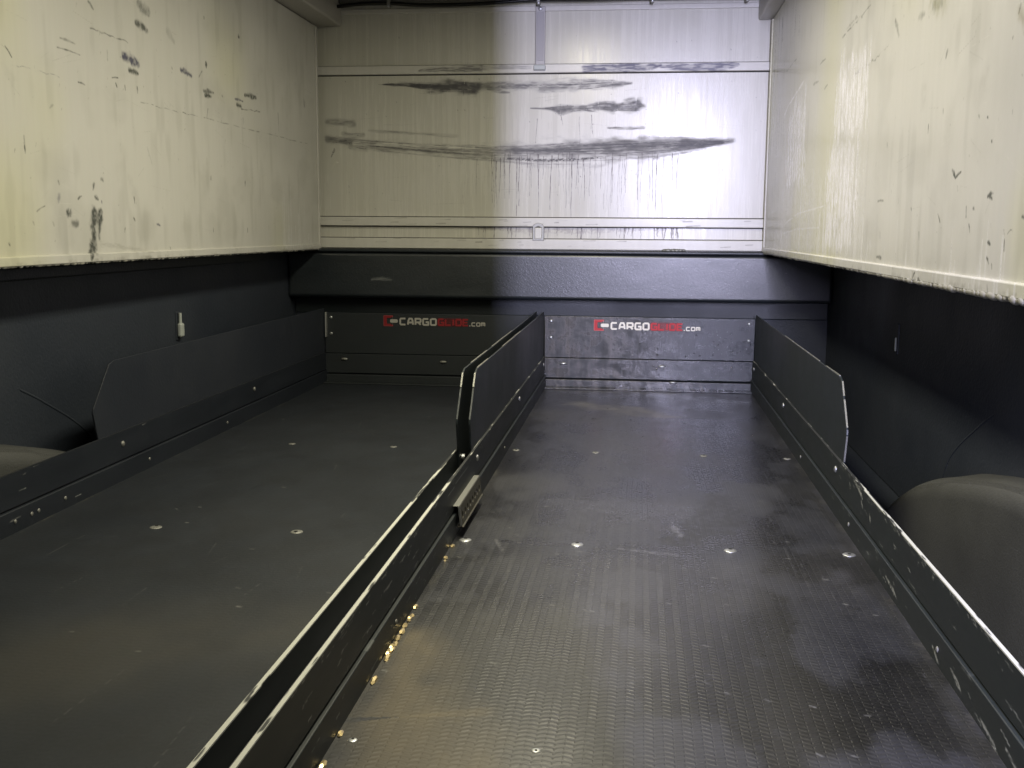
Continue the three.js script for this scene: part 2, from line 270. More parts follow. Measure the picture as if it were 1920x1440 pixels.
  F.smear([[-0.94, 0.18, 0.002], [-0.925, 0.2, 0.003]], [0.65, 0.64, 0.56], 0.3, { b: -0.4, soft: 1 });
  const fm = new THREE.MeshPhysicalMaterial({ ...F.maps(0.0011) });
  const front = add(canopy, 'front_wall', P(F.uv(new THREE.BoxGeometry(1.46, 0.8, 0.02).translate(-0.305, 0.3, -0.09), 0, 1)), fm);
  // ---- ribs: their own sheet carries the stains along them
  const Rb = new Sheet(-1.0, 0.4, -0.06, 0.72, 700);
  Rb.each((k, u, v) => { const n = fbm(u * 6, v * 30, 70), wsh = fbm(u * 90, v * 20, 71, 2), d = 0.95 + 0.12 * (n - 0.5) + 0.08 * (wsh - 0.5); Rb.c.set([0.6 * d, 0.59 * d, 0.54 * d], k * 3); Rb.r[k] = 0.3 + 0.12 * (n - 0.5); });
  const rs = { su: 30, sv: 200, grain: 0.6, r: 0.55 };
  Rb.wide([[-0.66, 0.465, 0.004], [-0.56, 0.468, 0.009], [-0.48, 0.47, 0.008]], SOOT, 0.6, { ...rs, s: 71 });
  Rb.wide([[-0.47, 0.472, 0.006], [-0.4, 0.473, 0.006], [-0.33, 0.472, 0.004]], SOOT, 0.4, { ...rs, s: 72 });
  Rb.wide([[-0.17, 0.466, 0.009], [-0.08, 0.466, 0.012], [0.02, 0.47, 0.008], [0.05, 0.474, 0.003]], [0.1, 0.1, 0.16], 0.75, { ...rs, s: 73 });
  Rb.wide([[0.05, 0.47, 0.005], [0.16, 0.468, 0.011], [0.24, 0.47, 0.01], [0.27, 0.474, 0.003]], [0.1, 0.1, 0.17], 0.7, { ...rs, s: 74 });
  for (let i = 0; i < 40; i++) { const u = -0.97 + 1.3 * rnd(), v = (i % 2 ? 0.01 : -0.05) + 0.024 * rnd(); Rb.smear([[u, v, 0.0016], [u + 0.01 + 0.03 * rnd(), v + 0.001, 0.0024]], [0.12, 0.11, 0.1], 0.25 + 0.35 * rnd(), { ...rs, s: 80 + i }); }
  const rm = new THREE.MeshStandardMaterial(Rb.maps(0, false));
  const rib = (name, y0, y1, d, x0 = -0.985, x1 = 0.375) => add(front, name, P(Rb.uv(new RoundedBoxGeometry(x1 - x0, y1 - y0, d + 0.004, 3, 0.0025).translate((x0 + x1) / 2, (y0 + y1) / 2, -0.08 + d / 2 - 0.002), 0, 1)), rm);
  rib('upper_rib', 0.4555, 0.4805, 0.014); rib('lower_rib', 0.0085, 0.035, 0.014); rib('sill_flange', -0.059, -0.028, 0.018);
  rib('top_flange', 0.631, 0.646, 0.006);
  for (const [y, x0, x1] of [[0.4542, -0.98, 0.37], [0.0072, -0.98, 0.37], [-0.0272, -0.98, 0.37], [0.4816, -0.98, 0.37], [0.0362, -0.98, 0.37]]) add(front, 'seam_line', P(bx(x0, x1, y - 0.0013, y + 0.0011, -0.081, -0.0785)), M.ink);   // thin dark strip along the rib edge
  // ---- strap and latch loop in the middle
  const strap = add(canopy, 'strap', P(rbx(-0.317, -0.288, 0.477, 0.645, -0.079, -0.067, 0.003)), new THREE.MeshStandardMaterial({ color: new THREE.Color().setRGB(0.4, 0.39, 0.39), roughness: 0.4 }));
  add(strap, 'strap_foot', P(rbx(-0.32, -0.285, 0.462, 0.477, -0.07, -0.052, 0.003)), M.nylon);
  add(strap, 'strap_groove', P(rbx(-0.3125, -0.2925, 0.49, 0.628, -0.068, -0.0655, 0.001)), new THREE.MeshStandardMaterial({ color: new THREE.Color().setRGB(0.33, 0.32, 0.33), roughness: 0.45 }));
  add(strap, 'screw', P(dome(0.006).rotateX(Math.PI / 2).translate(-0.303, 0.637, -0.067)), M.zinc);
  const loop = new THREE.Shape(); loop.moveTo(-0.016, -0.024); loop.lineTo(0.016, -0.024); loop.lineTo(0.016, 0.016); loop.quadraticCurveTo(0.014, 0.026, 0, 0.027); loop.quadraticCurveTo(-0.014, 0.026, -0.016, 0.016); loop.closePath();
  const lh = new THREE.Path(); lh.moveTo(-0.011, -0.018); lh.lineTo(-0.011, 0.014); lh.quadraticCurveTo(0, 0.022, 0.011, 0.014); lh.lineTo(0.011, -0.018); lh.closePath(); loop.holes.push(lh);
  const latch = add(canopy, 'latch_loop', P(new THREE.ExtrudeGeometry(loop, { depth: 0.008, bevelEnabled: true, bevelSize: 0.0012, bevelThickness: 0.0012, bevelSegments: 2 }).translate(-0.302, -0.008, -0.07)), M.dullZinc);
  add(latch, 'latch_tongue', P(rbx(-0.3125, -0.2915, -0.028, 0.006, -0.07, -0.058, 0.003)), rm);

  // ---- side boxes
  const marks = {
    left: [
      [1112,427,1070,418,8.5,0.45], [1124,389,1078,383,5.4,0.7], [1302,346,1161,346,1.4,0.6], [1183,319,1123,311,6.4,0.95], [1161,295,1125,293,3.8,0.85], [986,399,955,381,5.7,0.2],
      [1566,272,1550,258,2.1,0.7], [1305,391,1288,381,2.8,0.5], [1405,312,1357,310,2.3,0.4], [1416,295,1342,294,1.3,0.6], [1550,248,1414,247,1.3,0.45], [1353,247,1330,245,1.7,0.6],
      [1230,271,1207,274,1.8,0.8], [1217,263,1213,257,2.5,0.7], [1181,263,1180,255,2.2,0.7], [1131,267,1130,256,2.7,0.6], [1244,318,1244,300,2.1,0.3], [925,328,874,324,4.6,0.9],
      [790,363,789,354,4.0,0.9], [814,342,832,327,2.6,0.5], [971,326,968,324,2.9,0.4], [809,300,752,303,3.6,0.6], [802,291,768,293,3.5,0.9], [703,302,698,301,2.8,0.5],
      [622,305,569,305,2.9,0.6], [610,293,580,291,4.3,0.9], [554,322,478,324,4.0,0.9], [590,287,452,292,2.0,0.7], [788,263,795,245,1.8,0.6], [1121,240,812,241,1.2,0.6],
      [812,241,54,243,1.5,0.5], [572,265,571,251,1.9,0.5], [1529,141,1528,115,2.1,0.4], [1529,126,1528,118,1.8,0.6], [793,463,793,457,2.2,0.7], [586,456,584,454,3.4,0.7],
      [1099,156,1080,124,1.9,0.25], [1435,75,1432,70,2.6,0.5], [1436,52,1437,41,3.9,0.45], [1373,47,1360,53,2.0,0.6], [1408,24,1402,21,5.6,0.85], [1391,5,1378,4,5.3,0.55],
      [1315,75,1320,65,3.1,0.7], [1289,85,1282,82,3.8,0.7], [1314,53,1304,48,3.1,0.85], [1291,46,1290,42,2.4,0.7], [1320,24,1326,-16,8.9,0.85], [1298,26,1306,-17,6.2,0.8],
      [1325,-27,1334,-43,9.6,0.95], [1341,-45,1346,-57,4.7,0.8], [1164,57,1162,46,2.6,0.8], [1169,17,1163,11,2.2,0.6], [1069,6,1055,3,2.3,0.6], [783,116,784,107,1.8,0.9],
      [570,114,571,102,1.9,0.9], [779,-1,780,-10,1.8,0.9], [563,-1,563,-11,1.9,0.9], [1504,24,1479,33,1.6,0.6], [1205,-2,1208,-10,1.5,0.6], [84,362,81,351,5.8,0.3],
      [313,304,309,255,2.1,0.4], [1458,7,1455,1,1.9,0.4], [1517,7,1514,2,1.8,0.4], [1587,-27,1585,-30,1.8,0.5], [1012,-41,1009,-47,2.0,0.6], [1448,193,1438,199,2.2,0.25],
    ],
    right: [
      [1067,352,1245,357,2.5,0.6], [1245,357,1313,361,1.6,0.45], [175,555,190,496,4.3,0.6], [1494,303,1521,277,3.4,0.45], [1701,282,1742,277,6.0,0.4], [1631,281,1659,280,4.1,0.35],
      [298,402,472,405,2.3,0.5], [825,340,892,341,2.4,0.5], [1212,268,1370,268,2.3,0.55], [1370,268,1459,275,1.1,0.5], [1780,215,1775,208,2.6,0.5], [2013,191,2012,189,1.4,0.5],
      [2029,218,2025,211,2.1,0.5], [1777,147,1778,142,2.3,0.4], [1713,135,1713,124,1.5,0.8], [1484,131,1486,123,1.7,0.8], [1919,125,1922,122,2.3,0.45], [1949,120,1952,119,1.7,0.8],
      [2027,119,2027,115,1.4,0.5], [1969,94,1970,93,1.7,0.8], [1832,72,1847,62,2.2,0.8], [1847,62,1868,68,1.6,0.7], [1969,37,1986,40,2.7,0.7], [1976,36,1984,34,2.9,0.85],
      [1921,26,1925,25,2.6,0.85], [1896,28,1898,17,1.8,0.65], [1910,9,1915,0,1.5,0.7], [1782,22,1794,12,1.4,0.6], [1442,46,1480,46,1.8,0.5], [1469,0,1472,-10,1.4,0.9],
      [1698,0,1700,-10,1.2,0.9], [1979,-10,1987,-12,1.9,0.7], [2030,-7,2031,-18,1.6,0.8], [1979,-26,1987,-32,1.7,0.7], [1456,-38,1487,-39,2.8,0.7], [1700,-59,1710,-52,2.4,0.8],
      [1728,-59,1738,-63,2.1,0.8], [1996,-32,1998,-37,1.2,0.7], [2003,-53,2007,-63,1.4,0.6], [2033,-62,2035,-65,1.6,0.8], [2038,-1,2049,3,0.9,0.6], [1649,32,1652,29,1.6,0.5],
      [1119,-38,1130,-38,2.5,0.6], [1577,48,1576,40,1.3,0.25], [1893,84,1897,83,1.3,0.4], [2075,15,2080,14,1.8,0.6], [1285,64,1290,58,1.9,0.5], [895,282,933,286,2.3,0.4],
      [748,310,821,307,3.0,0.35], [1108,360,1206,362,3.3,0.3],
    ],
  };
  for (const s of [-1, 1]) {
    const left = s < 0, A = new Sheet(-0.06, 2.4, -0.08, 0.62, 780);
    A.each((k, u, v) => {
      const n = fbm(u * 3, v * 3, left ? 401 : 501), wash = fbm(u * 110, v * 4, left ? 405 : 505, 3), fine = noise(u * 500, v * 500, 409);
      const g = 0.96 + 0.12 * (n - 0.5) + 0.05 * (wash - 0.5);
      const gr = 0.11 * sstep(0.5, 0.78, fbm(u * 2.2, v * 3.2, left ? 421 : 521)) + 0.09 * sstep(0.56, 0.8, fbm(u * 9, v * 11, left ? 425 : 525)) + 0.1 * sstep(0.6, 0.85, fbm(u * 40, v * 9, left ? 431 : 531, 2)), ye = sstep(0.5, 0.8, fbm(u * 3.1, v * 2.7, left ? 441 : 541, 2));
      A.c.set([CREAM[0] * g * (1 - gr), CREAM[1] * g * (1 - gr), CREAM[2] * g * (1 - gr * 1.1) * (1.06 - 0.2 * ye)], k * 3);
      const lo = left ? sstep(0.5, 0.1, u) * sstep(0.3, 0.0, v) : sstep(1.2, 0.3, u);
      A.r[k] = 0.34 + 0.14 * (n - 0.5) + (0.1 * lo) * (wash - 0.5) * 2 + 0.05 * (fine - 0.5);
      A.b[k] = 0.45 + 0.12 * fbm(u * 5, v * 6, left ? 411 : 511, 2) + 0.04 * fine;
    });
    // oxide rub marks, drips and drag lines: [u, v, u, v, half width] in millimetres, then depth of tone
    marks[left ? 'left' : 'right'].forEach(([a, b, c, d, w, t], i) => {
      const tone = i % 7 === 3 && left ? [0.05, 0.05, 0.09] : [0.04, 0.045, 0.035], l = Math.hypot(c - a, d - b), k = w > 3 ? 1.9 : 1.35;
      if (l > 80) {   // long drag line: wavering, broken, of changing weight
        const pts = []; for (let q = 0; q <= 14; q++) pts.push([(a + (c - a) * q / 14) / 1000, (b + (d - b) * q / 14) / 1000 + (hash(q, i, 2) - 0.5) * 0.004, w * (0.4 + 1.3 * hash(q, i, 1)) / 1000]);
        A.smear(pts, tone, t * 1.1, { su: 34, sv: 60, grain: 0.95, soft: 0.9, r: 0.6, s: 600 + i });
      } else A.smear([[a / 1000, b / 1000, w * k * 0.85 / 1000], [(a + c) / 2000, (b + d) / 2000 + 0.001, w * k * 1.1 / 1000], [c / 1000, d / 1000, w * k * 0.7 / 1000]], tone, Math.min(0.97, t * 1.3), { su: 75, sv: 75, grain: 0.4, soft: 0.85, r: 0.6, s: 600 + i });
    });
    for (let i = 0; i < 220; i++) { const u = 0.1 + 2 * rnd(), v = -0.06 + 0.5 * rnd(), w = 0.0007 + 0.001 * rnd(); A.smear([[u, v, w], [u + 0.003 * rnd(), v - 0.006 * rnd(), w * 0.6]], [0.09, 0.09, 0.06], 0.2 + 0.35 * rnd(), { s: 700 + i }); }
    for (let i = 0; i < 130; i++) { const u = 0.0 + 2.1 * rnd(), v = -0.05 + 0.55 * rnd(), l = 0.02 + 0.1 * rnd() * rnd(), dv = (rnd() - 0.5) * 0.04; A.smear([[u, v, 0.0006], [u + l, v + dv, 0.0005]], rnd() < 0.5 ? [0.25, 0.24, 0.2] : [0.64, 0.63, 0.58], 0.15 + 0.3 * rnd(), { su: 120, sv: 120, s: 1700 + i }); }
    for (let i = 0; i < 16; i++) { const u = 0.3 + 1.7 * rnd(), v = -0.04 + 0.5 * rnd(), w = 0.006 + 0.02 * rnd(); A.smear([[u, v, w], [u + 0.02 * rnd(), v + 0.03 * rnd(), w * 0.6]], [0.2, 0.19, 0.14], 0.06 + 0.1 * rnd(), { su: 70, sv: 70, grain: 0.7, soft: 1, s: 1850 + i }); }
    for (let i = 0; i < 60; i++) { const u = 2.2 * rnd(); A.smear([[u, -0.062, 0.004 + 0.008 * rnd()], [u + 0.02, -0.058, 0.004]], [0.14, 0.13, 0.1], 0.25 * rnd() + 0.1, { su: 140, sv: 140, grain: 0.8, soft: 1, s: 1900 + i }); }
    // water run-down lines, their pale wet sheen painted into the colour
    const runs = left ? [[0.04, 0.32, 0.12, -0.055, 34]] : [[0.2, 1.05, 0.3, -0.06, 120], [0.9, 1.35, 0.28, -0.05, 50], [1.35, 2.1, 0.02, -0.06, 40]];
    for (const [u0, u1, vt, vb, n] of runs) for (let i = 0; i < n; i++) { const u = u0 + (u1 - u0) * rnd(), v1 = vb + (vt - vb) * Math.pow(rnd(), 1.6) , w = 0.0014 + 0.0026 * rnd(); A.smear([[u, v1, w * 0.6], [u + 0.002 * (rnd() - 0.5), (v1 + vb) / 2, w], [u, vb, w]], [0.8, 0.79, 0.8], 0.4 + 0.5 * rnd(), { su: 300, sv: 30, grain: 0.8, soft: 0.9, r: 0.2, s: 820 + i }); }
    if (!left) {   // front wall reflection painted in as pale lavender patches, with scraped lines
      const sheenAndScrape = [0.86, 0.85, 0.93];
      for (const [u0, u1, v0, v1] of [[1.06, 1.3, 0.18, 0.29], [1.0, 1.24, -0.02, 0.14], [0.38, 0.66, 0.13, 0.27]]) for (let i = 0; i < 7; i++) { const u = u0 + (u1 - u0) * (i + 0.5) / 7; A.smear([[u, v1 + 0.02 * (rnd() - 0.5), (u1 - u0) / 11], [u, v0 + 0.02 * (rnd() - 0.5), (u1 - u0) / 12]], sheenAndScrape, 0.55, { su: 140, sv: 60, grain: 0.75, soft: 0.8, r: 0.22, s: 860 + i }); }
      for (const [u0, u1, v0, v1, n] of [[1.03, 1.33, 0.17, 0.3, 90], [0.98, 1.27, -0.03, 0.15, 110], [0.35, 0.7, 0.1, 0.31, 70]]) for (let i = 0; i < n; i++) { const u = u0 + (u1 - u0) * rnd(), v = v0 + (v1 - v0) * rnd(), l = 0.01 + 0.03 * rnd(); A.smear([[u, v + l, 0.002], [u + 0.004 * (rnd() - 0.5), v, 0.005 * rnd() + 0.002]], sheenAndScrape, 0.5 + 0.5 * rnd(), { su: 200, sv: 120, grain: 0.7, r: 0.2, s: 900 + i }); }
      A.smear([[0.29, 0.292, 0.006], [0.36, 0.31, 0.003], [0.6, 0.335, 0.004]], sheenAndScrape, 0.95, { grain: 0.7, s: 12 }); A.smear([[0.37, 0.14, 0.006], [0.33, 0.22, 0.006], [0.3, 0.29, 0.003]], sheenAndScrape, 0.8, { grain: 0.8, s: 13 });
      A.smear([[0.4, 0.02, 0.003], [0.6, 0.04, 0.002], [0.95, 0.05, 0.002]], sheenAndScrape, 0.7, { grain: 0.7, s: 14 }); A.smear([[0.38, -0.005, 0.002], [0.6, 0.005, 0.003], [0.9, 0.008, 0.002]], sheenAndScrape, 0.6, { grain: 0.8, s: 15 });
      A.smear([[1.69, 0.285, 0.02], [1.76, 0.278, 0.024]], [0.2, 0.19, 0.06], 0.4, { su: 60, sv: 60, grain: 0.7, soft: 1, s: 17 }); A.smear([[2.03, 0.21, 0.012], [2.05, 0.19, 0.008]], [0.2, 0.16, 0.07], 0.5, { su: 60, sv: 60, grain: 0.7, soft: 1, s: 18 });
    } else A.smear([[1.3, -0.03, 0.006], [1.1, -0.05, 0.004]], [0.25, 0.24, 0.2], 0.3, { grain: 0.9, s: 16 });
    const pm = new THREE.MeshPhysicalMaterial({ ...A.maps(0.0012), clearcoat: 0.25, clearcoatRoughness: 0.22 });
    const xi = left ? -0.97 : 0.36, xo = left ? -1.22 : 0.71, yb = -0.062;
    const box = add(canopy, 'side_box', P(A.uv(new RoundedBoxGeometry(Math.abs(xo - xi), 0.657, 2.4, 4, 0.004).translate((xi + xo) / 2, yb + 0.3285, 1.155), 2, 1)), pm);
    // folded hem along the bottom edge and the return flange at the front end
    add(box, 'bottom_hem', P(A.uv(new RoundedBoxGeometry(0.006, 0.016, 2.396, 2, 0.0025).translate(xi - s * 0.0022, yb + 0.007, 1.155), 2, 1)), pm);
    add(box, 'end_flange', P(A.uv(new RoundedBoxGeometry(0.005, 0.64, 0.012, 2, 0.002).translate(xi - s * 0.0018, yb + 0.334, -0.037), 2, 1)), pm);
    // water drops along the hem, their brightness put into a solid pale colour
    const drops = [];
    for (let z = -0.02; z < 2.2; z += 0.007 + 0.012 * rnd()) { const r = 0.0014 + 0.0024 * rnd() * rnd() + (left ? 0.0006 : 0.0008 + 0.0022 * sstep(1.2, 1.8, z)); drops.push(new THREE.SphereGeometry(r, 10, 8).scale(0.8, 0.9, 1.4 + 1.8 * rnd()).translate(xi - s * 0.0015, yb - 0.001, z)); }
    say(add(box, 'hem_drops', P(mergeGeometries(drops)), M.paleDrop), 0, 0, 0, 'stuff');
  }
  // ---- roof, its corner beams and a cross bow
  add(canopy, 'roof', P(bx(-1.22, 0.71, 0.69, 0.71, -0.1, 2.36)), M.roof);
  const beamM = new THREE.MeshStandardMaterial({ color: new THREE.Color().setRGB(0.4, 0.385, 0.35), roughness: 0.45, roughnessMap: rep(mottle, 1.1), bumpMap: rep(grainTile, 4), bumpScale: 0.0002 });
  for (const s of [-1, 1]) add(canopy, 'roof_beam', P(rbx(s < 0 ? -1.215 : 0.322, s < 0 ? -0.9 : 0.705, 0.5965, 0.6895, -0.0785, 2.355, 0.006)), beamM);
  add(canopy, 'roof_bow', P(rbx(-0.899, 0.321, 0.655, 0.689, -0.0775, -0.04, 0.005)), M.roof);
}
// ---- cable clipped below the roof bow
{
  const c = thing('cable', 'black cable clipped in shallow sags along the top of the canopy front wall', 'cable', undefined, [-0.3, 0.65, -0.04]);
  const P = (g) => g.translate(0.3, -0.65, 0.04);
  const pts = [[-0.9, 0.646], [-0.82, 0.652], [-0.745, 0.652], [-0.66, 0.646], [-0.52, 0.645], [-0.4, 0.65], [-0.31, 0.655], [-0.16, 0.654], [-0.02, 0.657], [0.12, 0.657], [0.32, 0.655]];
  add(c, 'cable_sheath', P(new THREE.TubeGeometry(new THREE.CatmullRomCurve3(pts.map(([x, y]) => new THREE.Vector3(x, y, -0.032))), 120, 0.0055, 10)), M.cable);
  for (const [x, y] of [[-0.745, 0.65], [-0.305, 0.652], [0.02, 0.652], [0.285, 0.651]]) { const k = add(c, 'clip', P(rbx(x - 0.005, x + 0.005, y - 0.012, y + 0.03, -0.041, -0.025, 0.002)), M.dullZinc); add(k, 'clip_screw', P(dome(0.0035).rotateX(Math.PI / 2).translate(x, y - 0.007, -0.0252)), M.zinc); }
}

// ================================================================ sliding trays
const tread = tile(256, (x, y) => {   // raised slanted bars in staggered columns, two columns by two rows
  const col = Math.floor(x * 2), u = x * 2 - col, dir = col ? -1 : 1, t = (y * 2 + dir * 0.45 * u + (col ? 0.45 : 0)) % 1, f = Math.abs(((t + 1) % 1) - 0.5);
  return sstep(0.34, 0.16, f) * sstep(0.02, 0.12, u) * sstep(0.98, 0.88, u);
});
function lettering() {   // the print on the tray bulkheads: bracket emblem and techno lettering
  const W = 1280, H = 160, cv = document.createElement('canvas'); cv.width = W; cv.height = H; const c = cv.getContext('2d');
  c.clearRect(0, 0, W, H); c.lineJoin = 'round'; c.lineCap = 'butt';
  const RED = '#b3222b', WHITE = '#e6e2d8';
  c.fillStyle = RED; c.beginPath(); c.roundRect(4, 10, 120, 132, 8); c.fill();
  c.globalCompositeOperation = 'destination-out'; c.beginPath(); c.roundRect(46, 40, 90, 72, 12); c.fill(); c.beginPath(); c.rect(100, 30, 30, 92); c.fill(); c.globalCompositeOperation = 'source-over';
  c.strokeStyle = WHITE; c.lineWidth = 3; c.globalAlpha = 0.55; c.strokeRect(8, 14, 108, 124); c.globalAlpha = 1;
  c.fillStyle = WHITE; c.beginPath(); c.roundRect(86, 56, 96, 42, 16); c.fill();
  const G = { C: [[[1, 0], [0.15, 0], [0, 0.15], [0, 0.85], [0.15, 1], [1, 1]]], A: [[[0, 1], [0.12, 0.3], [0.3, 0], [0.75, 0], [0.9, 0.3], [1, 1]], [[0.1, 0.64], [0.9, 0.64]]], R: [[[0, 1], [0, 0], [0.85, 0], [1, 0.12], [1, 0.46], [0.85, 0.6], [0.12, 0.6]], [[0.55, 0.6], [1, 1]]], G: [[[1, 0], [0.15, 0], [0, 0.15], [0, 0.85], [0.15, 1], [1, 1], [1, 0.54], [0.5, 0.54]]], O: [[[0.15, 0], [0.85, 0], [1, 0.15], [1, 0.85], [0.85, 1], [0.15, 1], [0, 0.85], [0, 0.15], [0.15, 0]]], L: [[[0, 0], [0, 1], [1, 1]]], I: [[[0.5, 0], [0.5, 1]]], D: [[[0, 0], [0.8, 0], [1, 0.2], [1, 0.8], [0.8, 1], [0, 1], [0, 0]]], E: [[[1, 0], [0, 0], [0, 1], [1, 1]], [[0.05, 0.5], [0.85, 0.5]]], M: [[[0, 1], [0, 0], [0.9, 0], [1, 0.12], [1, 1]], [[0.5, 0], [0.5, 0.9]]] };
  const word = (txt, x, y, w, h, gap, lw, col) => { c.strokeStyle = col; c.lineWidth = lw; for (const ch of txt) { const ww = ch === 'I' ? w * 0.3 : w; for (const poly of G[ch]) { c.beginPath(); poly.forEach(([a, b], i) => (i ? c.lineTo(x + a * ww, y + b * h) : c.moveTo(x + a * ww, y + b * h))); c.stroke(); } x += ww + gap; } return x; };
  let x = word('CARGO', 212, 46, 64, 72, 30, 22, WHITE);
  c.fillStyle = RED; c.globalAlpha = 0.35; c.fillRect(x - 16, 34, 348, 98); c.globalAlpha = 1;
  x = word('GLIDE', x + 2, 48, 60, 70, 26, 21, RED);
  c.fillStyle = WHITE; c.fillRect(x - 12, 114, 14, 14); word('COM', x + 20, 84, 40, 38, 18, 13, WHITE);
  const t = new THREE.CanvasTexture(cv); t.colorSpace = THREE.SRGBColorSpace; t.minFilter = t.magFilter = THREE.LinearFilter; return t;
}
const printTex = lettering();

function makeTray(name, label, x0, x1, right) {   // x0, x1: inside faces of the two side rails
  const H = -0.465, cx = (x0 + x1) / 2, t = thing(name, label, 'cargo tray', 'sliding cargo trays in the pickup bed', [cx, H, 0]);
  const P = (g) => g.translate(-cx, -H, 0), Z1 = 2.64;
  // ---- deck: worn black rubber mat
  const D = new Sheet(x0 - 0.01, x1 + 0.01, -0.02, Z1 + 0.02, 560), so = right ? 0 : 50;
  D.each((k, u, v) => {
    const n = fbm(u * 5, v * 4, 810 + so), m = fbm(u * 24, v * 18, 820 + so), f = noise(u * 330, v * 330, 830 + so), lane = fbm(u * 60, v * 2.2, 840 + so, 2);
    const dust = right ? sstep(0.35, 0.75, n) * 0.9 + 0.25 * (lane - 0.5) : 0.5 * n;
    const blot = sstep(0.42, 0.6, fbm(u * 14, v * 9, 860 + so, 5)), d = (0.82 + 0.5 * (m - 0.5)) * (right ? 0.3 + 0.85 * blot : 1);
    D.c.set(right ? [0.018 * d + 0.02 * dust, 0.019 * d + 0.019 * dust, 0.025 * d + 0.018 * dust] : [0.0125 * d + 0.01 * dust, 0.0165 * d + 0.01 * dust, 0.024 * d + 0.009 * dust], k * 3);
    D.r[k] = right ? 0.26 + 0.1 * blot + 0.26 * (n - 0.5) + 0.14 * (m - 0.5) + 0.06 * (lane - 0.5) + 0.16 * (f - 0.4) + 0.2 * sstep(1.7, 2.3, v) + 0.1 * sstep(0.15, 0.3, Math.abs(u - 0.05)) : 0.55 + 0.2 * (n - 0.5) + 0.06 * f;
    D.b[k] = 0.5;
  });
  if (right) {
    const wet = { su: 20, sv: 34, grain: 0.45, soft: 0.8 };
    // puddles and damp by the bulkhead, dried silt, a scar across the mat
    D.smear([[0.02, 0.12, 0.05], [0.16, 0.16, 0.07], [0.28, 0.22, 0.05]], [0.02, 0.022, 0.022], 0.9, { ...wet, grain: 0, r: 0.16, s: 3 });
    D.smear([[-0.2, 0.1, 0.03], [-0.08, 0.16, 0.05], [0.0, 0.14, 0.02]], [0.02, 0.02, 0.02], 0.8, { ...wet, r: 0.2, s: 4 });
    D.smear([[-0.15, 0.3, 0.06], [-0.02, 0.4, 0.09], [0.07, 0.46, 0.05]], [0.16, 0.15, 0.13], 0.7, { ...wet, grain: 0.9, r: 0.5, s: 5 });
    D.smear([[-0.22, 0.07, 0.03], [0.1, 0.08, 0.04]], [0.15, 0.14, 0.13], 0.6, { ...wet, grain: 0.9, r: 0.45, s: 6 });
    D.smear([[-0.12, 1.36, 0.06], [0.08, 1.4, 0.1]], [0.03, 0.03, 0.03], 0.7, { ...wet, grain: 0.3, r: 0.2, s: 7 });
    D.smear([[0.07, 1.56, 0.04], [0.13, 1.48, 0.06], [0.15, 1.3, 0.04]], [0.008, 0.008, 0.008], 0.9, { su: 90, sv: 60, grain: 0.8, r: 0.45, s: 8 });
    D.smear([[-0.19, 1.605, 0.009], [-0.14, 1.612, 0.015], [-0.08, 1.61, 0.006]], [0.006, 0.006, 0.006], 1, { su: 140, sv: 60, grain: 0.3, r: 0.2, s: 9 });
    D.smear([[-0.205, 1.6, 0.003], [-0.19, 1.65, 0.004]], [0.16, 0.16, 0.17], 0.5, { su: 200, sv: 90, grain: 0.95, s: 10 });
    D.smear([[0.06, 1.46, 0.006], [0.07, 1.54, 0.009]], [0.14, 0.14, 0.16], 0.5, { su: 120, sv: 60, grain: 0.9, s: 11 });
    D.smear([[-0.02, 1.62, 0.004], [0.06, 1.64, 0.01]], [0.16, 0.16, 0.18], 0.5, { su: 90, sv: 120, grain: 0.9, s: 12 });
    D.smear([[-0.25, 2.0, 0.05], [-0.22, 2.2, 0.09], [-0.16, 2.35, 0.14], [-0.1, 2.5, 0.16]], [0.15, 0.12, 0.07], 0.75, { su: 14, sv: 10, grain: 0.3, soft: 1, r: 0.6, s: 13 });
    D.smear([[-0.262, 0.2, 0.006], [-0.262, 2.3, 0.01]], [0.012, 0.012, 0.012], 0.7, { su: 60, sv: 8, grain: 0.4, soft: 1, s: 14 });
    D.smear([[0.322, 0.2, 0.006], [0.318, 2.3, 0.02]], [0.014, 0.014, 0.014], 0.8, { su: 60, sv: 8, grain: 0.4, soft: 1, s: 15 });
  } else {
    D.smear([[-0.75, 2.2, 0.2], [-0.4, 2.0, 0.15]], [0.05, 0.047, 0.04], 0.5, { su: 7, sv: 5, grain: 0.4, soft: 1, s: 16 });
  }
  for (let i = 0; i < (right ? 90 : 50); i++) { const u = x0 + (x1 - x0) * rnd(), v = 0.1 + 2.3 * rnd(), l = 0.03 + 0.2 * rnd() * rnd(); D.smear([[u, v, 0.0008], [u + (rnd() - 0.5) * 0.03, v + l, 0.0006]], rnd() < 0.6 ? [0.11, 0.11, 0.11] : [0.012, 0.012, 0.012], 0.2 + 0.35 * rnd(), { su: 300, sv: 40, grain: 0.8, s: 2100 + i }); }
  for (let i = 0; i < 60; i++) { const e = rnd() < 0.5, v = 0.05 + 2.4 * rnd(), w = 0.004 + 0.012 * rnd(); D.smear([[e ? x0 + 0.004 : x1 - 0.004, v, w], [e ? x0 + 0.008 : x1 - 0.008, v + 0.05 * rnd(), w * 0.6]], [0.08, 0.075, 0.06], 0.3 * rnd() + 0.1, { su: 160, sv: 160, grain: 0.9, soft: 1, s: 2250 + i }); }
  for (let i = 0; i < (right ? 150 : 40); i++) { const u = x0 + (x1 - x0) * rnd(), v = 0.1 + 2.2 * rnd(), w = 0.0012 + 0.0016 * rnd(); D.smear([[u, v, w], [u + 0.004, v + 0.004 * rnd(), w]], rnd() < 0.85 ? [0.2, 0.2, 0.19] : [0.01, 0.01, 0.01], 0.2 + 0.6 * rnd(), { s: 30 + i }); }
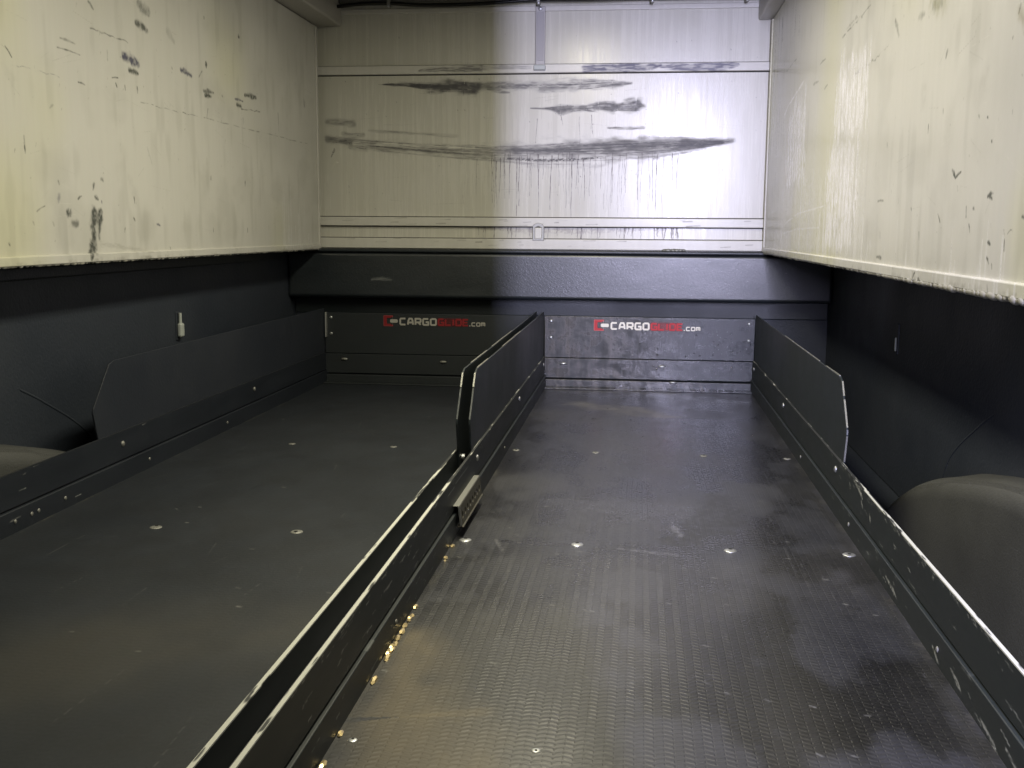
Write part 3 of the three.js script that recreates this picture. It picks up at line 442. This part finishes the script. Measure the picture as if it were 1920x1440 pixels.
  const dm = D.maps(0, false), tr = tread.clone(); tr.repeat.set(D.u1 - D.u0 > 0 ? (D.u1 - D.u0) / 0.018 : 1, (D.v1 - D.v0) / 0.017); tr.needsUpdate = true;
  const deckM = new THREE.MeshPhysicalMaterial({ ...dm, bumpMap: tr, bumpScale: right ? 0.00026 : 0.00004, clearcoat: right ? 0.45 : 0, clearcoatRoughness: 0.28 });
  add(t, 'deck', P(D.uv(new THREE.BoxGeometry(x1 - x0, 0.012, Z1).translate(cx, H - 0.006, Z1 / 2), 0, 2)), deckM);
  // screws through the mat: dished washer and head
  const w = x1 - x0, sx = [0.021, 0.19, 0.415, 0.585].map((a) => x0 + a + (right ? 0 : 0.012));
  for (const [z, r, n] of [[0.94, 0.0078, 4], [1.605, 0.0098, 4], [2.25, 0.0045, 2]]) for (const x of sx.slice(0, n)) {
    if (!right && (x > x1 - 0.1 || x < x0 + 0.1)) continue;
    const k = add(t, 'deck_screw', P(dome(r, 0.22).translate(x, H, z + 0.008 * (hash(Math.round(x * 500), Math.round(z * 90), 5) - 0.5))), right && z > 1 ? M.zinc : M.dullZinc);
    add(k, 'screw_socket', P(cyl(r * 0.3, 0.0006, 8).translate(x, H + r * 0.215, z)), M.ink);
  }
  // ---- bulkhead, folded sheet with kick plate
  const B = new Sheet(x0 - 0.04, x1 + 0.04, -0.48, -0.24, 1000);
  B.each((k, u, v) => {
    const n = fbm(u * 7, v * 9, 900 + so), m = fbm(u * 40, v * 60, 905 + so), run = fbm(u * 150, v * 9, 910 + so, 2), f = noise(u * 500, v * 500, 915 + so);
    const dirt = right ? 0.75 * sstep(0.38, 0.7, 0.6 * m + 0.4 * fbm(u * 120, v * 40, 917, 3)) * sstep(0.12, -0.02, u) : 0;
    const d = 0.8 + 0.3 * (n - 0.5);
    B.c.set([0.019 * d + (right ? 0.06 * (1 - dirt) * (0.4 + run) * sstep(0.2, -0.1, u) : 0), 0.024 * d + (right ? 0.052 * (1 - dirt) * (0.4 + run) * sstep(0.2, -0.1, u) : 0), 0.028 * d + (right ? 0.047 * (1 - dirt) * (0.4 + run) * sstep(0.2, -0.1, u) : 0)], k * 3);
    B.r[k] = right ? 0.3 + 0.25 * (m - 0.5) + 0.2 * dirt + 0.08 * (run - 0.5) : 0.6 + 0.1 * (n - 0.5);
    B.b[k] = 0.4 + 0.2 * f + 0.2 * run * (right ? 1 : 0);
  });
  if (right) {
    for (let i = 0; i < 70; i++) { const u = -0.24 + 0.3 * rnd(), v = -0.37 + 0.06 * rnd() * rnd() + 0.03 * rnd(); B.smear([[u, v + 0.008 * rnd(), 0.0022], [u + 0.003, v, 0.003]], [0.012, 0.012, 0.012], 0.7, { su: 300, sv: 200, r: 0.5, s: 950 + i }); }
    for (let i = 0; i < 90; i++) { const u = 0.02 + 0.3 * rnd(), v = -0.44 + 0.15 * rnd(); B.smear([[u, v, 0.0011], [u + 0.002 * rnd(), v + 0.002, 0.0011]], [0.4, 0.4, 0.42], 0.3 + 0.6 * rnd(), { su: 400, sv: 400, s: 1050 + i }); }
    for (let i = 0; i < 40; i++) { const u = -0.26 + 0.5 * rnd(); B.smear([[u, -0.445, 0.006], [u + 0.01, -0.467, 0.004]], i % 2 ? [0.16, 0.15, 0.145] : [0.01, 0.01, 0.01], 0.4, { su: 120, sv: 160, s: 1150 + i }); }
    B.smear([[-0.21, -0.262, 0.006], [-0.205, -0.36, 0.009]], [0.13, 0.12, 0.11], 0.5, { su: 200, sv: 20, grain: 0.9, s: 1200 });
    B.smear([[-0.12, -0.395, 0.006], [-0.06, -0.396, 0.01], [0.0, -0.392, 0.004]], [0.012, 0.012, 0.012], 0.7, { su: 60, sv: 200, s: 1201 });
    B.smear([[-0.07, -0.415, 0.012], [-0.05, -0.43, 0.01]], [0.14, 0.135, 0.13], 0.6, { su: 80, sv: 80, s: 1202 });
  }
  const bm = new THREE.MeshStandardMaterial(B.maps(0.0005));
  const bl = x0 - 0.002, br = x1 + 0.004;
  const bulk = add(t, 'bulkhead', P(B.uv(rbx(bl, br, -0.3765, -0.253, -0.004, 0, 0.0015), 0, 1)), bm);
  add(bulk, 'lower_fold', P(B.uv(rbx(bl, br, -0.437, -0.378, -0.0045, 0.0025, 0.0012), 0, 1)), bm);
  add(bulk, 'kick_plate', P(B.uv(rbx(bl, br, H - 0.006, -0.4405, -0.004, 0.012, 0.002), 0, 1)), bm);
  add(bulk, 'base_strip', P(B.uv(rbx(x0 + 0.001, x1 - 0.001, H, H + 0.0045, 0.012, 0.05, 0.0015), 0, 1)), bm);
  const lx = right ? -0.1295 : -0.764;
  const decal = add(bulk, 'printed_lettering', P(new THREE.PlaneGeometry(0.318, 0.04).translate(lx + 0.159, right ? -0.279 : -0.2765, 0.0012)), new THREE.MeshStandardMaterial({ map: printTex, transparent: true, roughness: 0.55, color: right ? 0xffffff : 0xb8b8b8 }));
  for (const [x, z] of [[x0 + 0.005, 1], [x1 - 0.007, 1], [x0 + 0.022, 0], [x1 - 0.024, 0]]) for (const y of [-0.268, -0.317]) if (z) add(bulk, 'rivet', P(dome(0.0048, 0.6).rotateX(Math.PI / 2).translate(x + (x < cx ? 0.012 : -0.006), y, 0.0002)), M.zinc);
  for (const [fx, y] of [[0.09, -0.394], [0.57, -0.397]]) add(bulk, 'slot_screw', P(dome(0.011, 0.5).rotateX(Math.PI / 2).scale(1, 0.4, 1).translate(x0 + fx * w, y, 0.0026)), right ? M.zinc : M.dullZinc);
  if (right) add(bulk, 'slot_screw', P(dome(0.011, 0.5).rotateX(Math.PI / 2).scale(1, 0.35, 1).translate(0.107, -0.4425, 0.0121)), M.zinc);
  if (!right) add(bulk, 'bent_edge', P(rbx(x0 + 0.001, x0 + 0.0045, -0.327, -0.252, -0.002, 0.012, 0.0012)), M.bare);

  // ---- side rails
  for (const s of [-1, 1]) {
    const xi = s < 0 ? x0 : x1, o = (a) => xi + s * a;   // o(a): a metres outward of the inside face
    const span = (a, b) => (s < 0 ? [o(b), o(a)] : [o(a), o(b)]);
    // scraped paint: sheet along the rail
    const S = new Sheet(-0.02, Z1 + 0.02, H, -0.37, 620), key = (right ? 1 : 0) + (s > 0 ? 2 : 0);
    S.each((k, u, v) => { const n = fbm(u * 8, v * 30, 1300 + key), d = 0.85 + 0.3 * (n - 0.5); S.c.set(!right && s < 0 ? [0.015 * d, 0.019 * d, 0.028 * d] : [0.017 * d, 0.023 * d, 0.026 * d], k * 3); S.r[k] = 0.5 + 0.2 * (n - 0.5); });
    const scr = [0.44, 0.45, 0.43];
    if (!(s > 0 && !right)) for (let i = 0; i < (right ? 110 : 14); i++) { const u = 0.9 + 1.45 * Math.sqrt(rnd()), v = rnd() < 0.5 ? -0.374 - 0.012 * rnd() * rnd() : -0.38 - 0.08 * rnd(), l = 0.004 + 0.04 * rnd() * rnd(); S.smear([[u, v, 0.0008], [u + l, v - (s > 0 ? 0.004 * rnd() : 0.001), 0.0012]], scr, 0.2 + 0.6 * rnd(), { su: 120, sv: 400, grain: 0.7, s: 1350 + i }); }
    if (right && s > 0) for (const [u, v, l] of [[1.5, -0.377, 0.05], [1.53, -0.381, 0.03], [1.47, -0.388, 0.006], [1.56, -0.394, 0.01], [1.62, -0.4, 0.006], [1.98, -0.452, 0.02], [2.05, -0.448, 0.03], [1.75, -0.447, 0.05], [2.15, -0.456, 0.04], [2.22, -0.45, 0.03]]) S.smear([[u, v, 0.002], [u + l, v - 0.006, 0.004], [u + l * 1.3, v - 0.009, 0.001]], scr, 0.75, { su: 130, sv: 300, grain: 0.8, s: 1410 });
    if (right && s < 0) for (const [u, l, v] of [[1.56, 0.1, -0.389], [1.44, 0.14, -0.386], [1.93, 0.03, -0.39], [2.0, 0.04, -0.398], [1.72, 0.03, -0.379], [2.1, 0.03, -0.43]]) S.smear([[u, v, 0.0007], [u + l / 2, v - 0.001, 0.0014], [u + l, v, 0.0006]], scr, 0.55, { su: 40, sv: 300, grain: 0.4, s: 1420 });
    const sm = new THREE.MeshStandardMaterial(S.maps(0, false));
    const rail = add(t, 'side_rail', P(S.uv(bx(...span(0, 0.0042), -0.4265, -0.3755, 0, Z1), 2, 1)), sm);
    add(rail, 'lower_channel', P(S.uv(rbx(...span(-0.004, 0.0042), H - 0.012, -0.4295, 0, Z1, 0.0015), 2, 1)), sm);
    // top edge of the sheet, worn to bare metal in places
    const E = new Sheet(-0.02, Z1 + 0.02, 0, 0.01, 740);
    E.each((k, u, v) => {
      const inner = right === (s < 0), reach = inner ? sstep(1.25, 1.95, u) : sstep(1.2, 2.1, u);
      const thr = 0.74 - 0.46 * reach, a = sstep(thr - 0.05, thr + 0.05, fbm(u * 22, v * 260, 1500 + key, 3));
      E.c.set([0.03 + 0.62 * a, 0.033 + 0.62 * a, 0.034 + 0.56 * a], k * 3); E.r[k] = 0.5 - 0.08 * a;
    });
    if (!right && s < 0) { for (let k = 0; k < E.w * E.h; k++) E.c.set([0.016, 0.019, 0.025], k * 3); }
    const eg = bx(...span(0, 0.0042), -0.3755, -0.374, 0.001, Z1 - 0.001), ep = eg.attributes.position, eu = eg.attributes.uv;
    for (let i = 0; i < ep.count; i++) eu.setXY(i, (ep.getZ(i) + 0.02) / (Z1 + 0.04), Math.abs(ep.getX(i) - xi) > 0.001 ? 0.8 : 0.2);
    add(rail, !right && s < 0 ? 'top_edge' : 'worn_edge', P(eg), new THREE.MeshStandardMaterial(E.maps(0, false)));
    for (const [z, y] of !right && s < 0 ? [[0.62, -0.397], [1.307, -0.398]] : [[0.05, -0.393], [0.69, -0.3935], [1.352, -0.3935]]) {
      add(rail, 'bolt', P(dome(0.0058, 0.6).rotateZ(s < 0 ? -Math.PI / 2 : Math.PI / 2).translate(xi - s * 0.0001, y, z)), !right && s < 0 ? M.dullZinc : M.zinc);
      if (z > 0.3) add(rail, 'nut', P(cyl(0.0068, 0.006, 6).rotateZ(Math.PI / 2).translate(o(0.0095), y, z)), M.zinc);
    }
    for (const z of s < 0 && !right ? [0.81, 1.21, 1.52, 1.6, 1.62, 1.665] : [1.0, 1.5, 2.0]) add(rail, 'rail_rivet', P(dome(0.0036, 0.5).rotateZ(s < 0 ? -Math.PI / 2 : Math.PI / 2).translate(xi - s * 0.0042, -0.4475, z)), M.dullZinc);
    // side board standing behind the rail at the front half of the tray
    const sh = new THREE.Shape(); [[0.0, -0.41], [0.0, -0.2415], [1.318, -0.2415], [1.336, -0.2465], [1.398, -0.318], [1.4, -0.326], [1.385, -0.378], [1.38, -0.41]].forEach(([z, y], i) => (i ? sh.lineTo(z, y) : sh.moveTo(z, y))); sh.closePath();
    const g = new THREE.ExtrudeGeometry(sh, { depth: 0.0024, bevelEnabled: true, bevelSize: 0.0004, bevelThickness: 0.0004, bevelSegments: 1 });
    g.rotateY(-Math.PI / 2);   // shape x -> z, depth -> -x
    const board = add(t, 'side_board', P(metric(g.translate(s < 0 ? xi - 0.0047 : xi + 0.0075, 0, 0))), !right && s < 0 ? M.dim : M.tray);
    // thin bare line where the cut edge of the board is rubbed
    const wornAt = (z0, y0, z1, y1, ww = 0.0013) => { const l = Math.hypot(z1 - z0, y1 - y0), b = new THREE.BoxGeometry(0.0026, ww, l); b.rotateX(-Math.atan2(y1 - y0, z1 - z0)); b.translate(s < 0 ? xi - 0.0059 : xi + 0.0063, (y0 + y1) / 2, (z0 + z1) / 2); return b; };
    const lines = !right && s < 0 ? [] : [[0.62, -0.2408, 1.318, -0.2408], [1.338, -0.2466, 1.358, -0.27]];
    if (right && s > 0) lines.push([1.362, -0.274, 1.399, -0.317], [1.3995, -0.328, 1.386, -0.376]);
    lines.forEach(([a, b, c, d]) => { const n = Math.max(1, Math.round(Math.hypot(c - a, d - b) / 0.07)); for (let i = 0; i < n; i++) if (n < 3 || rnd() < 0.85) { const f0 = i / n, f1 = (i + 0.94) / n; add(board, 'rubbed_edge', P(wornAt(a + (c - a) * f0, b + (d - b) * f0, a + (c - a) * f1, b + (d - b) * f1, 0.0008 + 0.001 * rnd())), M.dullZinc); } });
  }
  if (right) add(t, 'gap_flange', P(bx(x0 - 0.0295, x0 - 0.0045, -0.409, -0.407, 1.42, Z1)), M.dim);
  if (right) {
    // perforated latch strip standing on the left lower channel
    const L0 = 1.385, L1 = 1.592, sh = new THREE.Shape(); sh.moveTo(0, 0); sh.lineTo(L1 - L0, 0); sh.lineTo(L1 - L0, 0.03); sh.lineTo(0, 0.03); sh.closePath();
    for (let i = 0; i < 8; i++) { const h = new THREE.Path(); h.absellipse(0.018 + i * 0.0245, 0.0135, 0.0058, 0.006, 0, Math.PI * 2, true); sh.holes.push(h); }
    const g = new THREE.ExtrudeGeometry(sh, { depth: 0.002, bevelEnabled: true, bevelSize: 0.0004, bevelThickness: 0.0004, bevelSegments: 1, curveSegments: 10 }).rotateY(-Math.PI / 2).rotateZ(0.12);
    const strip = add(t, 'latch_strip', P(g.translate(x0 + 0.013, H + 0.017, L0)), M.latch);
    add(strip, 'top_flange', P(rbx(x0 - 0.003, x0 + 0.009, H + 0.0465, H + 0.0485, L0, L1, 0.0008)), M.dullZinc);
    add(strip, 'foot_flange', P(rbx(x0 + 0.006, x0 + 0.016, H + 0.0145, H + 0.0165, L0, L1, 0.0008)), M.latch);
    add(strip, 'bright_end', P(new THREE.BoxGeometry(0.003, 0.03, 0.002).rotateZ(0.12).translate(x0 + 0.0105, H + 0.032, L1 + 0.001)), M.zinc);
    // bare alloy chips along the deck trim, warm glint put into their gold colour
    const chips = [];
    for (const [z, n] of [[1.64, 1], [1.7, 1], [1.9, 1], [1.93, 3], [1.965, 1], [1.985, 1], [2.005, 1], [2.02, 4], [2.06, 1], [2.12, 1], [2.24, 1], [2.3, 1], [2.33, 1]]) for (let i = 0; i < n; i++) chips.push(new THREE.DodecahedronGeometry(0.0034 + 0.002 * rnd(), 0).rotateX(rnd() * 3).rotateY(rnd() * 3).scale(0.7, 0.35, 1.2 + 1.4 * rnd()).rotateZ(-0.35).translate(x0 + 0.0062 + 0.003 * rnd(), H + 0.001, z + i * 0.009 + 0.003 * rnd()));
    say(add(t, 'gold_glint_chips', P(mergeGeometries(chips)), M.glintGold), 0, 0, 0, 'stuff');
    // beads of water on the deck and bulkhead
    const beads = [];
    for (let i = 0; i < 70; i++) { const r = 0.0012 + 0.0016 * rnd(); beads.push(new THREE.SphereGeometry(r, 8, 6).scale(1, 1, 0.6).translate(-0.05 + 0.38 * rnd(), -0.46 + 0.18 * rnd(), 0.0025)); }
    for (let i = 0; i < 26; i++) { const r = 0.0010 + 0.002 * rnd(); beads.push(new THREE.SphereGeometry(r, 8, 6).scale(1.2, 0.5, 1.2).translate(x0 + 0.02 + 0.57 * rnd(), H + 0.0004, 0.05 + 0.7 * rnd())); }
    say(add(t, 'water_beads', P(mergeGeometries(beads)), M.water), 0, 0, 0, 'stuff');
  }
  return t;
}
makeTray('cargo_tray', 'right sliding tray with wet treaded mat and perforated latch strip on its left rail', -0.272, 0.335, true);
makeTray('cargo_tray_001', 'left sliding tray with plain dull dark mat and dim red and white lettering', -0.943, -0.306, false);

scene.traverse((o) => { if (o.isMesh) { o.castShadow = true; o.receiveShadow = true; } });
renderer.render(scene, camera);
